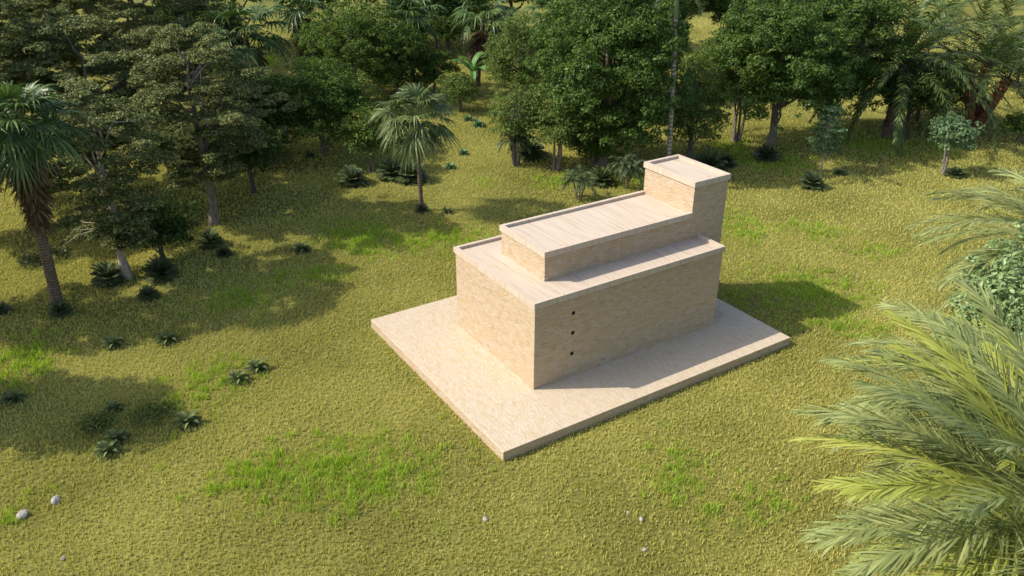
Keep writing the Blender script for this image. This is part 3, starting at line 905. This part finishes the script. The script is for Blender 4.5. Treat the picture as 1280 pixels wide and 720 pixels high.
# kind, x, y, height, width (metres), name, category, group, label, options
PLANTS = [
    ('layered', -11.94, 20.79, 10.01, 6.37, 'layered_tree', 'tree', 'layered olive trees on the left',
     'layered olive tree with a pale leaning trunk and bare white lower branches', dict(lean=(0.1,0.1),seed=1,low=1)),
    ('layered', -6.10, 26.03, 11.82, 9.08, 'layered_tree', 'tree', 'layered olive trees on the left',
     'tall layered olive tree with straight grey trunk above two dark cycads', dict(seed=2)),
    ('layered', -11.29, 33.32, 11.49, 9.87, 'layered_tree', 'tree', 'layered olive trees on the left',
     'layered olive tree standing right behind the tall skirted fan palm', dict(seed=3)),
    ('layered', -15.07, 36.57, 13.83, 10.51, 'layered_tree', 'tree', 'layered olive trees on the left',
     'layered olive tree at the left edge with pale sunlit tiers', dict(seed=4)),
    ('layered', -6.16, 40.88, 15.93, 11.98, 'layered_tree', 'tree', 'layered olive trees on the left',
     'very tall layered olive tree with dark upper tiers reaching the top edge', dict(seed=5)),
    ('layered', -12.51, 52.27, 18.70, 14.36, 'layered_tree', 'tree', 'layered olive trees on the left',
     'tallest layered olive tree filling the top left corner', dict(seed=6)),
    ('layered', 0.87, 35.33, 5.61, 6.51, 'layered_tree', 'tree', 'layered olive trees on the left',
     'slim layered olive tree leaning beside the wide round green tree', dict(seed=7,lean=(-1,0.5))),
    ('bushy', -9.82, 22.19, 3.78, 4.01, 'bush_tree', 'tree', 'round green trees',
     'low dark round tree growing under the layered trees, above a cycad', dict(seed=8,dark=1,crown0=.05)),
    ('bushy', -2.38, 29.98, 5.02, 4.83, 'bush_tree', 'tree', 'round green trees',
     'dark green tree with a crooked bare trunk at the edge of the shade', dict(seed=9,dark=1)),
    ('bushy', 4.79, 35.83, 7.23, 8.59, 'bush_tree', 'tree', 'round green trees',
     'wide round green tree with a yellowish top in the left middle of the wood', dict(seed=10,crown0=.03)),
    ('bushy', 6.12, 29.87, 4.76, 3.80, 'bush_tree', 'tree', 'round green trees',
     'small round green tree on two thin stems left of the small fan palm', dict(seed=11,stems=2,crown0=.15)),
    ('bushy', 1.03, 38.68, 5.81, 5.55, 'bush_tree', 'tree', 'round green trees',
     'green tree between the layered trees and the wide round tree', dict(seed=12,crown0=.02)),
    ('bushy', 13.39, 48.94, 9.00, 11.25, 'bush_tree', 'tree', 'round green trees',
     'broad dark green tree on several stems with pale grass behind it', dict(seed=13,stems=3,crown0=.05)),
    ('bushy', 17.51, 49.27, 6.70, 6.95, 'bush_tree', 'tree', 'round green trees',
     'dark green tree behind the small fan palm, left of the banana plant', dict(seed=14,stems=2,crown0=0)),
    ('bushy', 19.57, 40.99, 3.71, 4.33, 'bush_tree', 'tree', 'round green trees',
     'small airy tree on thin stems just below the banana plant', dict(seed=15,stems=3,fine=1,crown0=.12)),
    ('bushy', 20.75, 47.99, 4.26, 4.67, 'bush_tree', 'tree', 'round green trees',
     'small dark tree above the crown of the small fan palm', dict(seed=16,crown0=.1)),
    ('bushy', 22.75, 35.83, 9.03, 6.42, 'bush_tree', 'tree', 'round green trees',
     'feathery light green tree left of the huge dense tree', dict(seed=17,crown0=.15,fine=1)),
    ('bushy', 15.68, 25.55, 6.10, 4.25, 'bush_tree', 'tree', 'round green trees',
     'small feathery tree with two thin stems near the open lawn', dict(seed=18,stems=2,fine=1)),
    ('bushy', 17.55, 23.09, 5.69, 4.76, 'bush_tree', 'tree', 'round green trees',
     'small bright tree with a thick forked stem in front of the huge dense tree', dict(seed=19,stems=3,fine=1)),
    ('dense', 21.14, 22.33, 13.87, 11.25, 'dense_tree', 'tree', 'dense dark trees',
     'huge dense dark green tree in the middle behind the stone tower', dict(seed=20,crown0=-.02)),
    ('bushy', 28.00, 20.27, 7.24, 5.48, 'bush_tree', 'tree', 'round green trees',
     'fine leaved dark green tree right behind the slim ringed palm trunk', dict(seed=21,crown0=-.05,fine=1)),
    ('bushy', 20.75, 22.80, 4.48, 5.34, 'bush_tree', 'tree', 'round green trees',
     'low leafy tree at the foot of the huge dense tree', dict(seed=22,crown0=-.03)),
    ('dense', 35.12, 18.67, 12.42, 10.41, 'dense_tree', 'tree', 'dense dark trees',
     'large green tree with a pale straight trunk right of the tower', dict(seed=23,crown0=.07)),
    ('dense', 42.22, 19.21, 12.25, 8.69, 'dense_tree', 'tree', 'dense dark trees',
     'dark tree with low hanging foliage between the pale trunk and the feather palms', dict(seed=24,crown0=-.04)),
    ('bushy', 33.78, 21.03, 9.44, 8.67, 'bush_tree', 'tree', 'round green trees',
     'green tree with a spreading dark forked stem left of the pale trunk', dict(seed=25,stems=4,crown0=.27)),
    ('bushy', 45.74, 14.03, 6.24, 6.14, 'bush_tree', 'tree', 'round green trees',
     'dark tree with short forked trunk in the shade of the feather palms', dict(seed=26,stems=3,dark=1,crown0=.25)),
    ('dense', 50.36, 47.25, 11.68, 10.03, 'dense_tree', 'tree', 'dense dark trees',
     'far dark tree on thin stems behind the slim ringed palm', dict(seed=27,crown0=.3,stems=3)),
    ('dense', 57.17, 44.58, 12.39, 8.32, 'dense_tree', 'tree', 'dense dark trees',
     'far tree beside the thick banded palm trunk at the top', dict(seed=28,crown0=.2)),
    ('bushy', 53.00, 8.94, 2.60, 3.35, 'bush_tree', 'tree', 'round green trees',
     'rounded low tree at the right edge beside the rust coloured palm trunks', dict(seed=29,crown0=.02)),
    ('bushy', 40.62, 7.49, 4.53, 3.33, 'young_tree', 'tree', 'young trees on the lawn',
     'young blue green tree on three thin stems standing on the right lawn', dict(seed=30,stems=3,blue=1,crown0=.32)),
    ('young', 33.55, 12.58, 4.73, 2.66, 'young_tree', 'tree', 'young trees on the lawn',
     'young tree with a tiered oval blue green crown on one thin pale stem', dict(seed=31)),
    ('dense', 21.17, 74.32, 13.56, 14.59, 'dense_tree', 'tree', 'dense dark trees',
     'far dark tree at the top edge above the wide round tree', dict(seed=32,far=1)),
    ('dense', 32.72, 67.13, 13.58, 13.64, 'dense_tree', 'tree', 'dense dark trees',
     'far dark tree at the top edge above the banana plant', dict(seed=33,far=1)),
    ('dense', 45.33, 72.36, 12.04, 16.09, 'dense_tree', 'tree', 'dense dark trees',
     'far dark tree at the top edge above the feathery light green tree', dict(seed=34,far=1)),
    ('dense', 44.91, 60.75, 14.39, 12.81, 'dense_tree', 'tree', 'dense dark trees',
     'far dark tree left behind the huge dense tree', dict(seed=35,far=1)),
    ('dense', 11.59, 81.48, 15.16, 16.66, 'dense_tree', 'tree', 'dense dark trees',
     'far dark tree at the top edge above the skirted background palms', dict(seed=36,far=1)),
    ('dense', 70.08, 50.13, 13.36, 12.31, 'dense_tree', 'tree', 'dense dark trees',
     'far dark tree peeping over the large tree with the pale trunk', dict(seed=37,far=1)),
    ('dense', -2.50, 79.20, 18.47, 23.33, 'dense_tree', 'tree', 'dense dark trees',
     'far dark tree deep behind the tallest layered olive tree', dict(seed=38,far=1)),
    ('layered', -22.04, 12.02, 10.00, 4.69, 'layered_tree', 'tree', 'layered olive trees on the left',
     'layered olive tree beyond the left edge shading the rosette plants', dict(seed=40)),
    ('layered', -25.46, 14.77, 12.71, 5.39, 'layered_tree', 'tree', 'layered olive trees on the left',
     'farther layered olive tree beyond the left edge', dict(seed=41)),
    ('layered', -21.86, 21.73, 12.78, 7.31, 'layered_tree', 'tree', 'layered olive trees on the left',
     'layered olive tree just beyond the left edge near the tall fan palm', dict(seed=42)),
    ('layered', -18.48, 30.96, 10.98, 7.96, 'layered_tree', 'tree', 'layered olive trees on the left',
     'layered olive tree cut by the left edge behind the fan palm crown', dict(seed=43)),
    ('fanpalm', -15.44, 18.99, 11.64, 5.45, 'fan_palm', 'palm tree', 'fan palms',
     'tall fan palm with a thick brown skirt of dead fronds on the left', dict(seed=50,n=48,lean=(.35,-0.3),skirt=1)),
    ('fanpalm', 5.71, 21.24, 8.14, 5.32, 'fan_palm', 'palm tree', 'fan palms',
     'small bushy fan palm alone in the sunny grass, its round crown over a slim trunk', dict(seed=51,n=38,slim=1)),
    ('fanpalm', 5.28, 54.03, 10.13, 8.24, 'fan_palm', 'palm tree', 'fan palms',
     'background fan palm with a long brown skirt, behind the green trees on the left', dict(seed=52,n=30,skirt=1)),
    ('fanpalm', 11.29, 57.04, 11.23, 7.20, 'fan_palm', 'palm tree', 'fan palms',
     'background fan palm right of the long skirted one', dict(seed=53,n=26,skirt=1)),
    ('fanpalm', 19.99, 50.80, 10.26, 7.15, 'fan_palm', 'palm tree', 'fan palms',
     'dark background fan palm above the small bushy fan palm', dict(seed=54,n=26)),
    ('fanpalm', 26.01, 48.64, 10.47, 7.67, 'fan_palm', 'palm tree', 'fan palms',
     'dark background fan palm above the banana plant', dict(seed=55,n=26,skirt=1)),
    ('fanpalm', 29.18, 40.12, 10.40, 6.38, 'fan_palm', 'palm tree', 'fan palms',
     'background fan palm half hidden between the feathery tree and the huge dense tree', dict(seed=56,n=26)),
    ('fanpalm', 78.89, 33.76, 7.36, 5.69, 'fan_palm', 'palm tree', 'fan palms',
     'far small fan palm in front of the pale meadow at the top right', dict(seed=57,n=26)),
    ('royal', 23.31, 17.60, 14.01, 6.24, 'slim_palm', 'palm tree', 'slim ringed palms',
     'slim palm with a pale ringed trunk and green shaft behind the tower', dict(seed=60,lean=(-.4,.3))),
    ('royal', 56.61, 52.26, 16.13, 8.80, 'slim_palm', 'palm tree', 'slim ringed palms',
     'far thick banded palm trunk at the top beside the slim one', dict(seed=61)),
    ('royal', -1.39, 45.27, 12.29, 5.88, 'slim_palm', 'palm tree', 'slim ringed palms',
     'slender palm with a pale trunk rising above the layered trees', dict(seed=62,lean=(-.8,0))),
    ('date', 45.22, 15.41, 11.57, 15.05, 'feather_palm', 'palm tree', 'feather palms',
     'dark green feather palm with sweeping fronds right of the large tree', dict(seed=70,n=64)),
    ('date', 52.74, 12.60, 11.68, 16.73, 'feather_palm', 'palm tree', 'feather palms',
     'feather palm clump with rust coloured scaly trunks near the right edge', dict(seed=71,n=84,multi=3)),
    ('date', 70.33, 16.17, 11.65, 13.23, 'feather_palm', 'palm tree', 'feather palms',
     'feather palm cut by the right edge behind the rust coloured trunks', dict(seed=72,n=40)),
    ('smallpalm', 15.35, 17.36, 2.21, 2.43, 'young_palm', 'palm', 'small palms behind the building',
     'small palm on four thin stems left of the dark clipped shrub', dict(seed=80)),
    ('smallpalm', 19.37, 17.36, 2.60, 2.74, 'young_palm', 'palm', 'small palms behind the building',
     'small palm on three thin stems beside the tower', dict(seed=81)),
    ('smallpalm', 16.03, 25.77, 2.84, 2.96, 'young_palm', 'palm', 'small palms behind the building',
     'small palm under the feathery tree with two stems', dict(seed=82)),
    ('cycad', -12.84, 20.80, 1.62, 1.77, 'cycad', 'shrub', 'dark cycad shrubs',
     'dark cycad left of the pale leaning trunk foot', dict(seed=90)),
    ('cycad', -10.38, 19.92, 1.45, 1.79, 'cycad', 'shrub', 'dark cycad shrubs',
     'dark cycad right of the pale leaning trunk foot', dict(seed=91)),
    ('cycad', -11.48, 17.79, 0.86, 1.05, 'cycad', 'shrub', 'dark cycad shrubs',
     'small dark cycad in front of the leaning trunk foot', dict(seed=92)),
    ('cycad', -15.44, 18.31, 0.79, 1.09, 'cycad', 'shrub', 'dark cycad shrubs',
     'small dark cycad at the foot of the tall skirted fan palm', dict(seed=93)),
    ('cycad', -17.86, 20.13, 0.71, 0.86, 'cycad', 'shrub', 'dark cycad shrubs',
     'small dark cycad at the very left edge', dict(seed=94)),
    ('cycad', -7.08, 22.79, 1.30, 1.48, 'cycad', 'shrub', 'dark cycad shrubs',
     'dark cycad at the foot of the straight grey trunk', dict(seed=95)),
    ('cycad', -6.82, 20.92, 0.74, 0.90, 'cycad', 'shrub', 'dark cycad shrubs',
     'tiny dark cycad right of the one at the grey trunk', dict(seed=96)),
    ('cycad', 3.95, 28.23, 1.73, 1.99, 'cycad', 'shrub', 'dark cycad shrubs',
     'neat dark domed cycad left of the small fan palm', dict(seed=97)),
    ('cycad', 6.82, 28.00, 1.53, 2.26, 'cycad', 'shrub', 'dark cycad shrubs',
     'dark cycad behind the small fan palm, left of its trunk', dict(seed=98)),
    ('cycad', 7.71, 26.64, 1.86, 2.24, 'cycad', 'shrub', 'dark cycad shrubs',
     'dark cycad right behind the trunk of the small fan palm', dict(seed=99)),
    ('cycad', 5.65, 21.12, 0.54, 0.92, 'cycad', 'shrub', 'dark cycad shrubs',
     'little tuft of dark leaves at the foot of the small fan palm', dict(seed=100)),
    ('cycad', 18.54, 19.03, 1.39, 1.89, 'cycad', 'shrub', 'dark cycad shrubs',
     'dark rounded shrub between the two small palms', dict(seed=101)),
    ('cycad', 30.34, 10.81, 1.32, 1.76, 'cycad', 'shrub', 'dark cycad shrubs',
     'small round dark shrub alone below the tiered young tree', dict(seed=102)),
    ('cycad', 32.31, 16.63, 1.36, 2.05, 'cycad', 'shrub', 'dark cycad shrubs',
     'dark spiky shrub in front of the pale straight trunk', dict(seed=103)),
    ('cycad', 34.19, 11.55, 0.36, 0.92, 'cycad', 'shrub', 'dark cycad shrubs',
     'tiny dark shrub right of the tiered young tree stem', dict(seed=104)),
    ('cycad', 40.93, 6.89, 0.60, 1.49, 'cycad', 'shrub', 'dark cycad shrubs',
     'low dark shrub at the foot of the young tree on three stems', dict(seed=105)),
    ('cycad', 26.63, 16.94, 1.79, 2.54, 'cycad', 'shrub', 'dark cycad shrubs',
     'wide dark spiky shrub right behind the stone tower', dict(seed=106)),
    ('cycad', 17.59, 26.83, 1.50, 2.80, 'cycad', 'shrub', 'dark cycad shrubs',
     'dark shrub under the small feathery tree', dict(seed=107)),
    ('cycad', 28.54, 17.23, 1.10, 1.77, 'cycad', 'shrub', 'dark cycad shrubs',
     'dark spiky shrub right of the one behind the tower', dict(seed=108)),
    ('rosette', -13.82, 13.78, 0.76, 1.17, 'rosette_plant', 'plant', 'grey green rosette plants',
     'grey green rosette plant near the left, first of the upper pair', dict(seed=12,crown0=.020)),
    ('rosette', -11.68, 12.85, 0.64, 1.18, 'rosette_plant', 'plant', 'grey green rosette plants',
     'grey green rosette plant right of the upper pair', dict(seed=12,crown0=.021)),
    ('rosette', -9.83, 7.82, 0.64, 1.09, 'rosette_plant', 'plant', 'grey green rosette plants',
     'grey green rosette plant, lower left of the touching pair', dict(seed=12,crown0=.022)),
    ('rosette', -8.91, 8.27, 0.65, 1.11, 'rosette_plant', 'plant', 'grey green rosette plants',
     'grey green rosette plant, upper right of the touching pair', dict(seed=12,crown0=.023)),
    ('rosette', -17.99, 11.25, 0.55, 1.11, 'rosette_plant', 'plant', 'grey green rosette plants',
     'grey green rosette plant at the left edge of the lawn', dict(seed=12,crown0=.024)),
    ('rosette', -14.63, 8.39, 0.58, 0.90, 'rosette_plant', 'plant', 'grey green rosette plants',
     'grey green rosette plant at the top of the shaded weed clump', dict(seed=12,crown0=.025)),
    ('rosette', -12.40, 5.83, 0.76, 1.19, 'rosette_plant', 'plant', 'grey green rosette plants',
     'large grey green rosette plant right of the shaded weed clump', dict(seed=12,crown0=.026)),
    ('rosette', -15.34, 5.59, 0.88, 1.07, 'rosette_plant', 'plant', 'grey green rosette plants',
     'large grey green rosette plant at the bottom of the shaded weed clump', dict(seed=12,crown0=.027)),
    ('rosette', -14.90, 6.22, 0.67, 1.03, 'rosette_plant', 'plant', 'grey green rosette plants',
     'darker rosette plant overlapping the bottom one of the clump', dict(seed=12,crown0=.028)),
    ('rosette', -2.95, 19.25, 0.55, 1.28, 'rosette_plant', 'plant', 'grey green rosette plants',
     'grey green rosette plant alone in the shade left of the building', dict(seed=12,crown0=.029)),
    ('rosette', 6.85, 20.03, 0.43, 0.91, 'rosette_plant', 'plant', 'grey green rosette plants',
     'small dark rosette plant right of the small fan palm trunk', dict(seed=130)),
    ('rosette', 18.65, 36.03, 0.76, 1.36, 'rosette_plant', 'plant', 'bluish rosette plants on the open lane',
     'bright blue green rosette plant in the grassy lane', dict(seed=131,blue=1)),
    ('rosette', 18.84, 37.99, 0.56, 1.11, 'rosette_plant', 'plant', 'bluish rosette plants on the open lane',
     'darker blue green rosette plant beside the bright one in the lane', dict(seed=132,blue=1)),
    ('rosette', 13.72, 29.97, 0.44, 0.98, 'rosette_plant', 'plant', 'bluish rosette plants on the open lane',
     'small blue green rosette plant on the sunny lawn right of the fan palm crown', dict(seed=133,blue=1)),
    ('rosette', 11.24, 27.49, 0.49, 1.05, 'rosette_plant', 'plant', 'bluish rosette plants on the open lane',
     'blue green rosette plant just right of the fan palm skirt', dict(seed=134,blue=1)),
    ('rosette', 3.63, 35.63, 0.50, 0.97, 'rosette_plant', 'plant', 'bluish rosette plants on the open lane',
     'thin green rosette plant in the shade of the wide round tree', dict(seed=135,blue=1)),
    ('banana', 23.21, 44.96, 4.79, 3.84, 'banana_plant', 'plant', '',
     'bright green banana plant with broad glossy leaves in the lane', dict(seed=140)),
    ('weeds', -13.45, 7.13, 0.77, 1.91, 'weed_clump', 'plant', 'shaded weed clumps',
     'low yellowish weed clump between the rosette plants', dict(seed=150)),
    ('weeds', -15.42, 7.63, 0.76, 1.25, 'weed_clump', 'plant', 'shaded weed clumps',
     'low green weed clump left of the darker rosette plant', dict(seed=151)),
    ('rock', -18.28, 3.44, 0.45, 0.54, 'rock', 'rock', 'pale rocks on the grass',
     'larger pale rock near the lower left corner', dict(seed=160)),
    ('rock', -17.24, 3.66, 0.46, 0.47, 'rock', 'rock', 'pale rocks on the grass',
     'pale rock upper right of the larger one', dict(seed=161)),
    ('rock', -17.39, 0.63, 0.17, 0.23, 'rock', 'rock', 'pale rocks on the grass',
     'small pale rock near the bottom left', dict(seed=162)),
    ('rock', -5.30, -5.01, 0.14, 0.27, 'rock', 'rock', 'pale rocks on the grass',
     'small flat pale rock in the grass below the front platform corner', dict(seed=163)),
    ('rock', -0.91, -7.81, 0.17, 0.24, 'rock', 'rock', 'pale rocks on the grass',
     'small pale rock in the grass below the right platform edge', dict(seed=164)),
    ('rock', -1.07, -7.30, 0.14, 0.16, 'rock', 'rock', 'pale rocks on the grass',
     'tiny pale pebble left of the small rock below the platform edge', dict(seed=165)),
    ('rock', -1.75, -8.90, 0.14, 0.23, 'rock', 'rock', 'pale rocks on the grass',
     'small pale rock low in the lawn near the bottom edge', dict(seed=166)),
    ('rock', -1.85, -5.46, 0.11, 0.14, 'rock', 'rock', 'pale rocks on the grass',
     'tiny pale pebble nearest the platform edge', dict(seed=167)),
    ('bushy', 52.16, 17.36, 5.83, 7.72, 'bush_tree', 'tree', 'round green trees',
     'dark tree filling the gap between the two feather palms', dict(seed=44,dark=1,crown0=.05)),
    ('bushy', 71.68, 19.24, 5.47, 7.26, 'bush_tree', 'tree', 'round green trees',
     'green tree at the right edge behind the feather palms', dict(seed=45,crown0=.05)),
    ('dense', 37.30, 36.87, 11.60, 8.52, 'dense_tree', 'tree', 'dense dark trees',
     'dark tree right behind the huge dense tree, left of the slim palm', dict(seed=46,crown0=.05)),
    ('bushy', 28.80, 35.20, 10.27, 8.67, 'bush_tree', 'tree', 'round green trees',
     'green tree filling in left of the huge dense tree', dict(seed=47,crown0=.05)),
    ('bushy', 31.96, 68.80, 7.42, 14.75, 'bush_tree', 'tree', 'round green trees',
     'broad far green tree above the banana plant', dict(seed=48,crown0=.05)),
    ('bushy', 1.67, 59.20, 9.49, 11.55, 'bush_tree', 'tree', 'round green trees',
     'green tree behind the tall layered tree, beside the slender palm', dict(seed=49,crown0=.05,dark=1)),
]
for p in PLANTS:
    KIND[p[0]](*p[1:9], p[9])

# ---------------------------------------------------------------- near palms on the right
def near_palm(loc, L, seed, label, n, extra=0, low=False):
    rng = np.random.default_rng(seed)
    root = thing('feather_palm', label, 'palm tree', (loc[0], loc[1], 0), 'near feather palms')
    E = (70, 48, 26, 6, -18)
    key = ('near', L)
    lib = fronds(key, lambda e: feather_frond(rng, e, L, M['datenear'], droop=52, nl=74, ll=1.0, width=.042, vee=.3, a0=52, a1=20, sec=5, hang=.12), E, 2)
    liby = fronds(key + ('y',), lambda e: feather_frond(rng, e, L, M['dateyoung'], droop=46, nl=70, ll=1.0, width=.046, vee=.3, a0=44, a1=14, sec=5, hang=.12), (48, 26), 2)
    C = (0, 0, loc[2])
    crown_fronds(root, C, lib, ([] if low else [(70, int(n * .06)), (48, int(n * .19))]) + [(26, int(n * .28)), (6, int(n * .25)), (-18, int(n * .18))], rng)
    crown_fronds(root, C, liby, ([] if low else [(48, 3 + extra)]) + [(26, 4 + extra)], rng, 'young_frond')
    mb = MB()
    nn = 24
    t = np.linspace(0, 1, nn)
    P = np.stack([0 * t, 0 * t, -.1 + (loc[2] + .1) * t], -1)
    tube(mb, P, .34 * (1 + .08 * (np.arange(nn) % 2)), 12)
    link('trunk', mb.mesh('trunk', M['palmbark']), root)
near_palm((-0.7, -19.1, 8.2), 5.3, 200, 'nearest grey green feather palm filling the lower right corner with yellow young fronds', 80, 9)
near_palm((3.3, -16.9, 7.9), 5.2, 201, 'near feather palm at the right edge above the nearest one', 80, 2, True)
near_palm((14.6, -11.9, 7.9), 5.4, 202, 'near feather palm at the right edge, uppermost of the three', 70, -4, True)
bushy(10.0, -12.9, 9.6, 4.8, 'bush_tree', 'tree', '', 'pale blue green tree with small glossy leaves between the near palms on the right',
      dict(seed=210, crown0=.25, stems=3, near=1))
cr = [o for o in bpy.data.objects if o.parent and o.parent.get('label', '').startswith('pale blue green tree')]
for o in cr:
    if o.name.startswith('crown'):
        o.data.materials[0] = M['bluebush']

# ---------------------------------------------------------------- grass
PATCH = [(-8.37,-0.25,3.88,2.24,1.00),(-11.62,1.41,1.85,1.12,0.60),(-10.84,8.17,1.86,2.23,0.60),(-17.52,14.28,1.58,2.60,0.90),(-7.64,15.15,2.22,1.81,0.60),(-3.95,16.08,2.57,1.50,0.50),(0.50,18.95,2.82,2.98,0.70),(4.27,16.56,3.53,2.36,0.70),(0.40,21.16,1.46,1.27,0.50),(1.88,-6.67,1.59,1.80,0.60),(1.58,-8.94,1.22,0.80,0.40),(3.03,-9.39,1.10,1.24,0.50),(17.33,0.36,3.10,2.86,0.90),(15.77,-3.26,2.08,1.22,0.70),(20.96,8.16,1.71,2.60,0.70),(23.96,5.82,1.94,1.96,0.60),(24.70,1.48,1.60,1.19,0.60),(31.63,19.40,1.86,2.62,0.80),(32.48,15.40,2.38,2.45,0.80),(42.03,14.82,4.45,3.45,0.70),(15.81,21.13,1.67,1.66,0.70),(22.05,17.79,1.69,2.56,0.80),(46.56,11.22,1.89,2.33,0.50),(10.77,70.92,2.70,4.46,0.50),(-18.57,3.90,0.54,1.32,0.40),(11.40,23.53,1.11,0.98,0.40)]
rng = np.random.default_rng(5)
FH = np.array([CF[0], CF[1]]); FH /= np.linalg.norm(FH)
RH = np.array([FH[1], -FH[0]])

def wedge(n, r0, r1, amax):
    """points over the visible meadow, evenly per area between r0 and r1"""
    a = rng.uniform(-amax, amax, n)
    r = np.sqrt(rng.uniform(r0 * r0, r1 * r1, n))
    return CAM[:2] + r[:, None] * (np.cos(a)[:, None] * FH + np.sin(a)[:, None] * RH), r

def clear(P):
    k = ~((P[:, 0] > -3.22) & (P[:, 0] < 12.26) & (P[:, 1] > -2.79) & (P[:, 1] < 9.03))
    return k

def blades(mb, P, hgt, wid, lean=.35):
    n = len(P)
    a = rng.uniform(0, 6.28, n)
    s = np.stack([np.cos(a), np.sin(a), 0 * a], -1) * wid[:, None] * .5
    b = np.concatenate([P, np.zeros((n, 1))], 1)
    l = rng.normal(size=(n, 2)) * lean
    mid = b + np.stack([l[:, 0] * hgt * .25, l[:, 1] * hgt * .25, hgt * .55], -1)
    tip = b + np.stack([l[:, 0] * hgt, l[:, 1] * hgt, hgt], -1)
    V = np.stack([b - s, b + s, mid + s * .8, mid - s * .8, tip], 1).reshape(-1, 3)
    k = np.arange(n)[:, None] * 5
    mb.add(V, k + np.array([0, 1, 2, 3]), k + np.array([3, 2, 4]))

mb = MB()
for r0, r1, dens, sc in ((8, 26, 560, 1), (26, 36, 560, 1.0), (36, 50, 330, 1.2), (50, 75, 150, 1.6), (75, 130, 40, 2.3)):
    am = .95 if r0 < 20 else .72
    area = 2 * am * (r1 * r1 - r0 * r0) / 2
    P, r = wedge(int(area * dens), r0, r1, am)
    P = P[clear(P)]
    # tufts: most blades stand beside another blade
    k = len(P) // 4
    src = P[:k]
    P = np.concatenate([src, src[rng.integers(k, size=len(P) - k)] + rng.normal(size=(len(P) - k, 2)) * .016 * sc])
    P = P[clear(P)]
    n = len(P)
    blades(mb, P, rng.uniform(.06, .14, n) * (1 + .25 * (sc - 1)), rng.uniform(.013, .025, n) * sc, .22)
tag(link('meadow_grass', mb.mesh('meadow_grass', M['grass'])), 'short dry yellow green meadow grass', 'grass', kind='stuff')

mb = MB()
for (px, py, ra, rb, d) in PATCH:
    n = int(ra * rb * 620 * d)
    dep = math.hypot(px - CAM[0], py - CAM[1])
    sc = max(1, dep / 30)
    n = int(n / sc ** 1.6)
    tuft = max(6, n // 16)
    u = rng.normal(size=(tuft, 2)) * .5
    tp = np.array([px, py]) + (u[:, :1] * ra * RH + u[:, 1:] * rb * FH)
    P = tp[rng.integers(tuft, size=n)] + rng.normal(size=(n, 2)) * .11 * sc
    P = P[clear(P)]
    m = len(P)
    blades(mb, P, rng.uniform(.14, .34, m), rng.uniform(.016, .03, m) * sc, .4)
tag(link('lush_grass', mb.mesh('lush_grass', M['lush'])), 'patches of taller bright green grass', 'grass', kind='stuff')
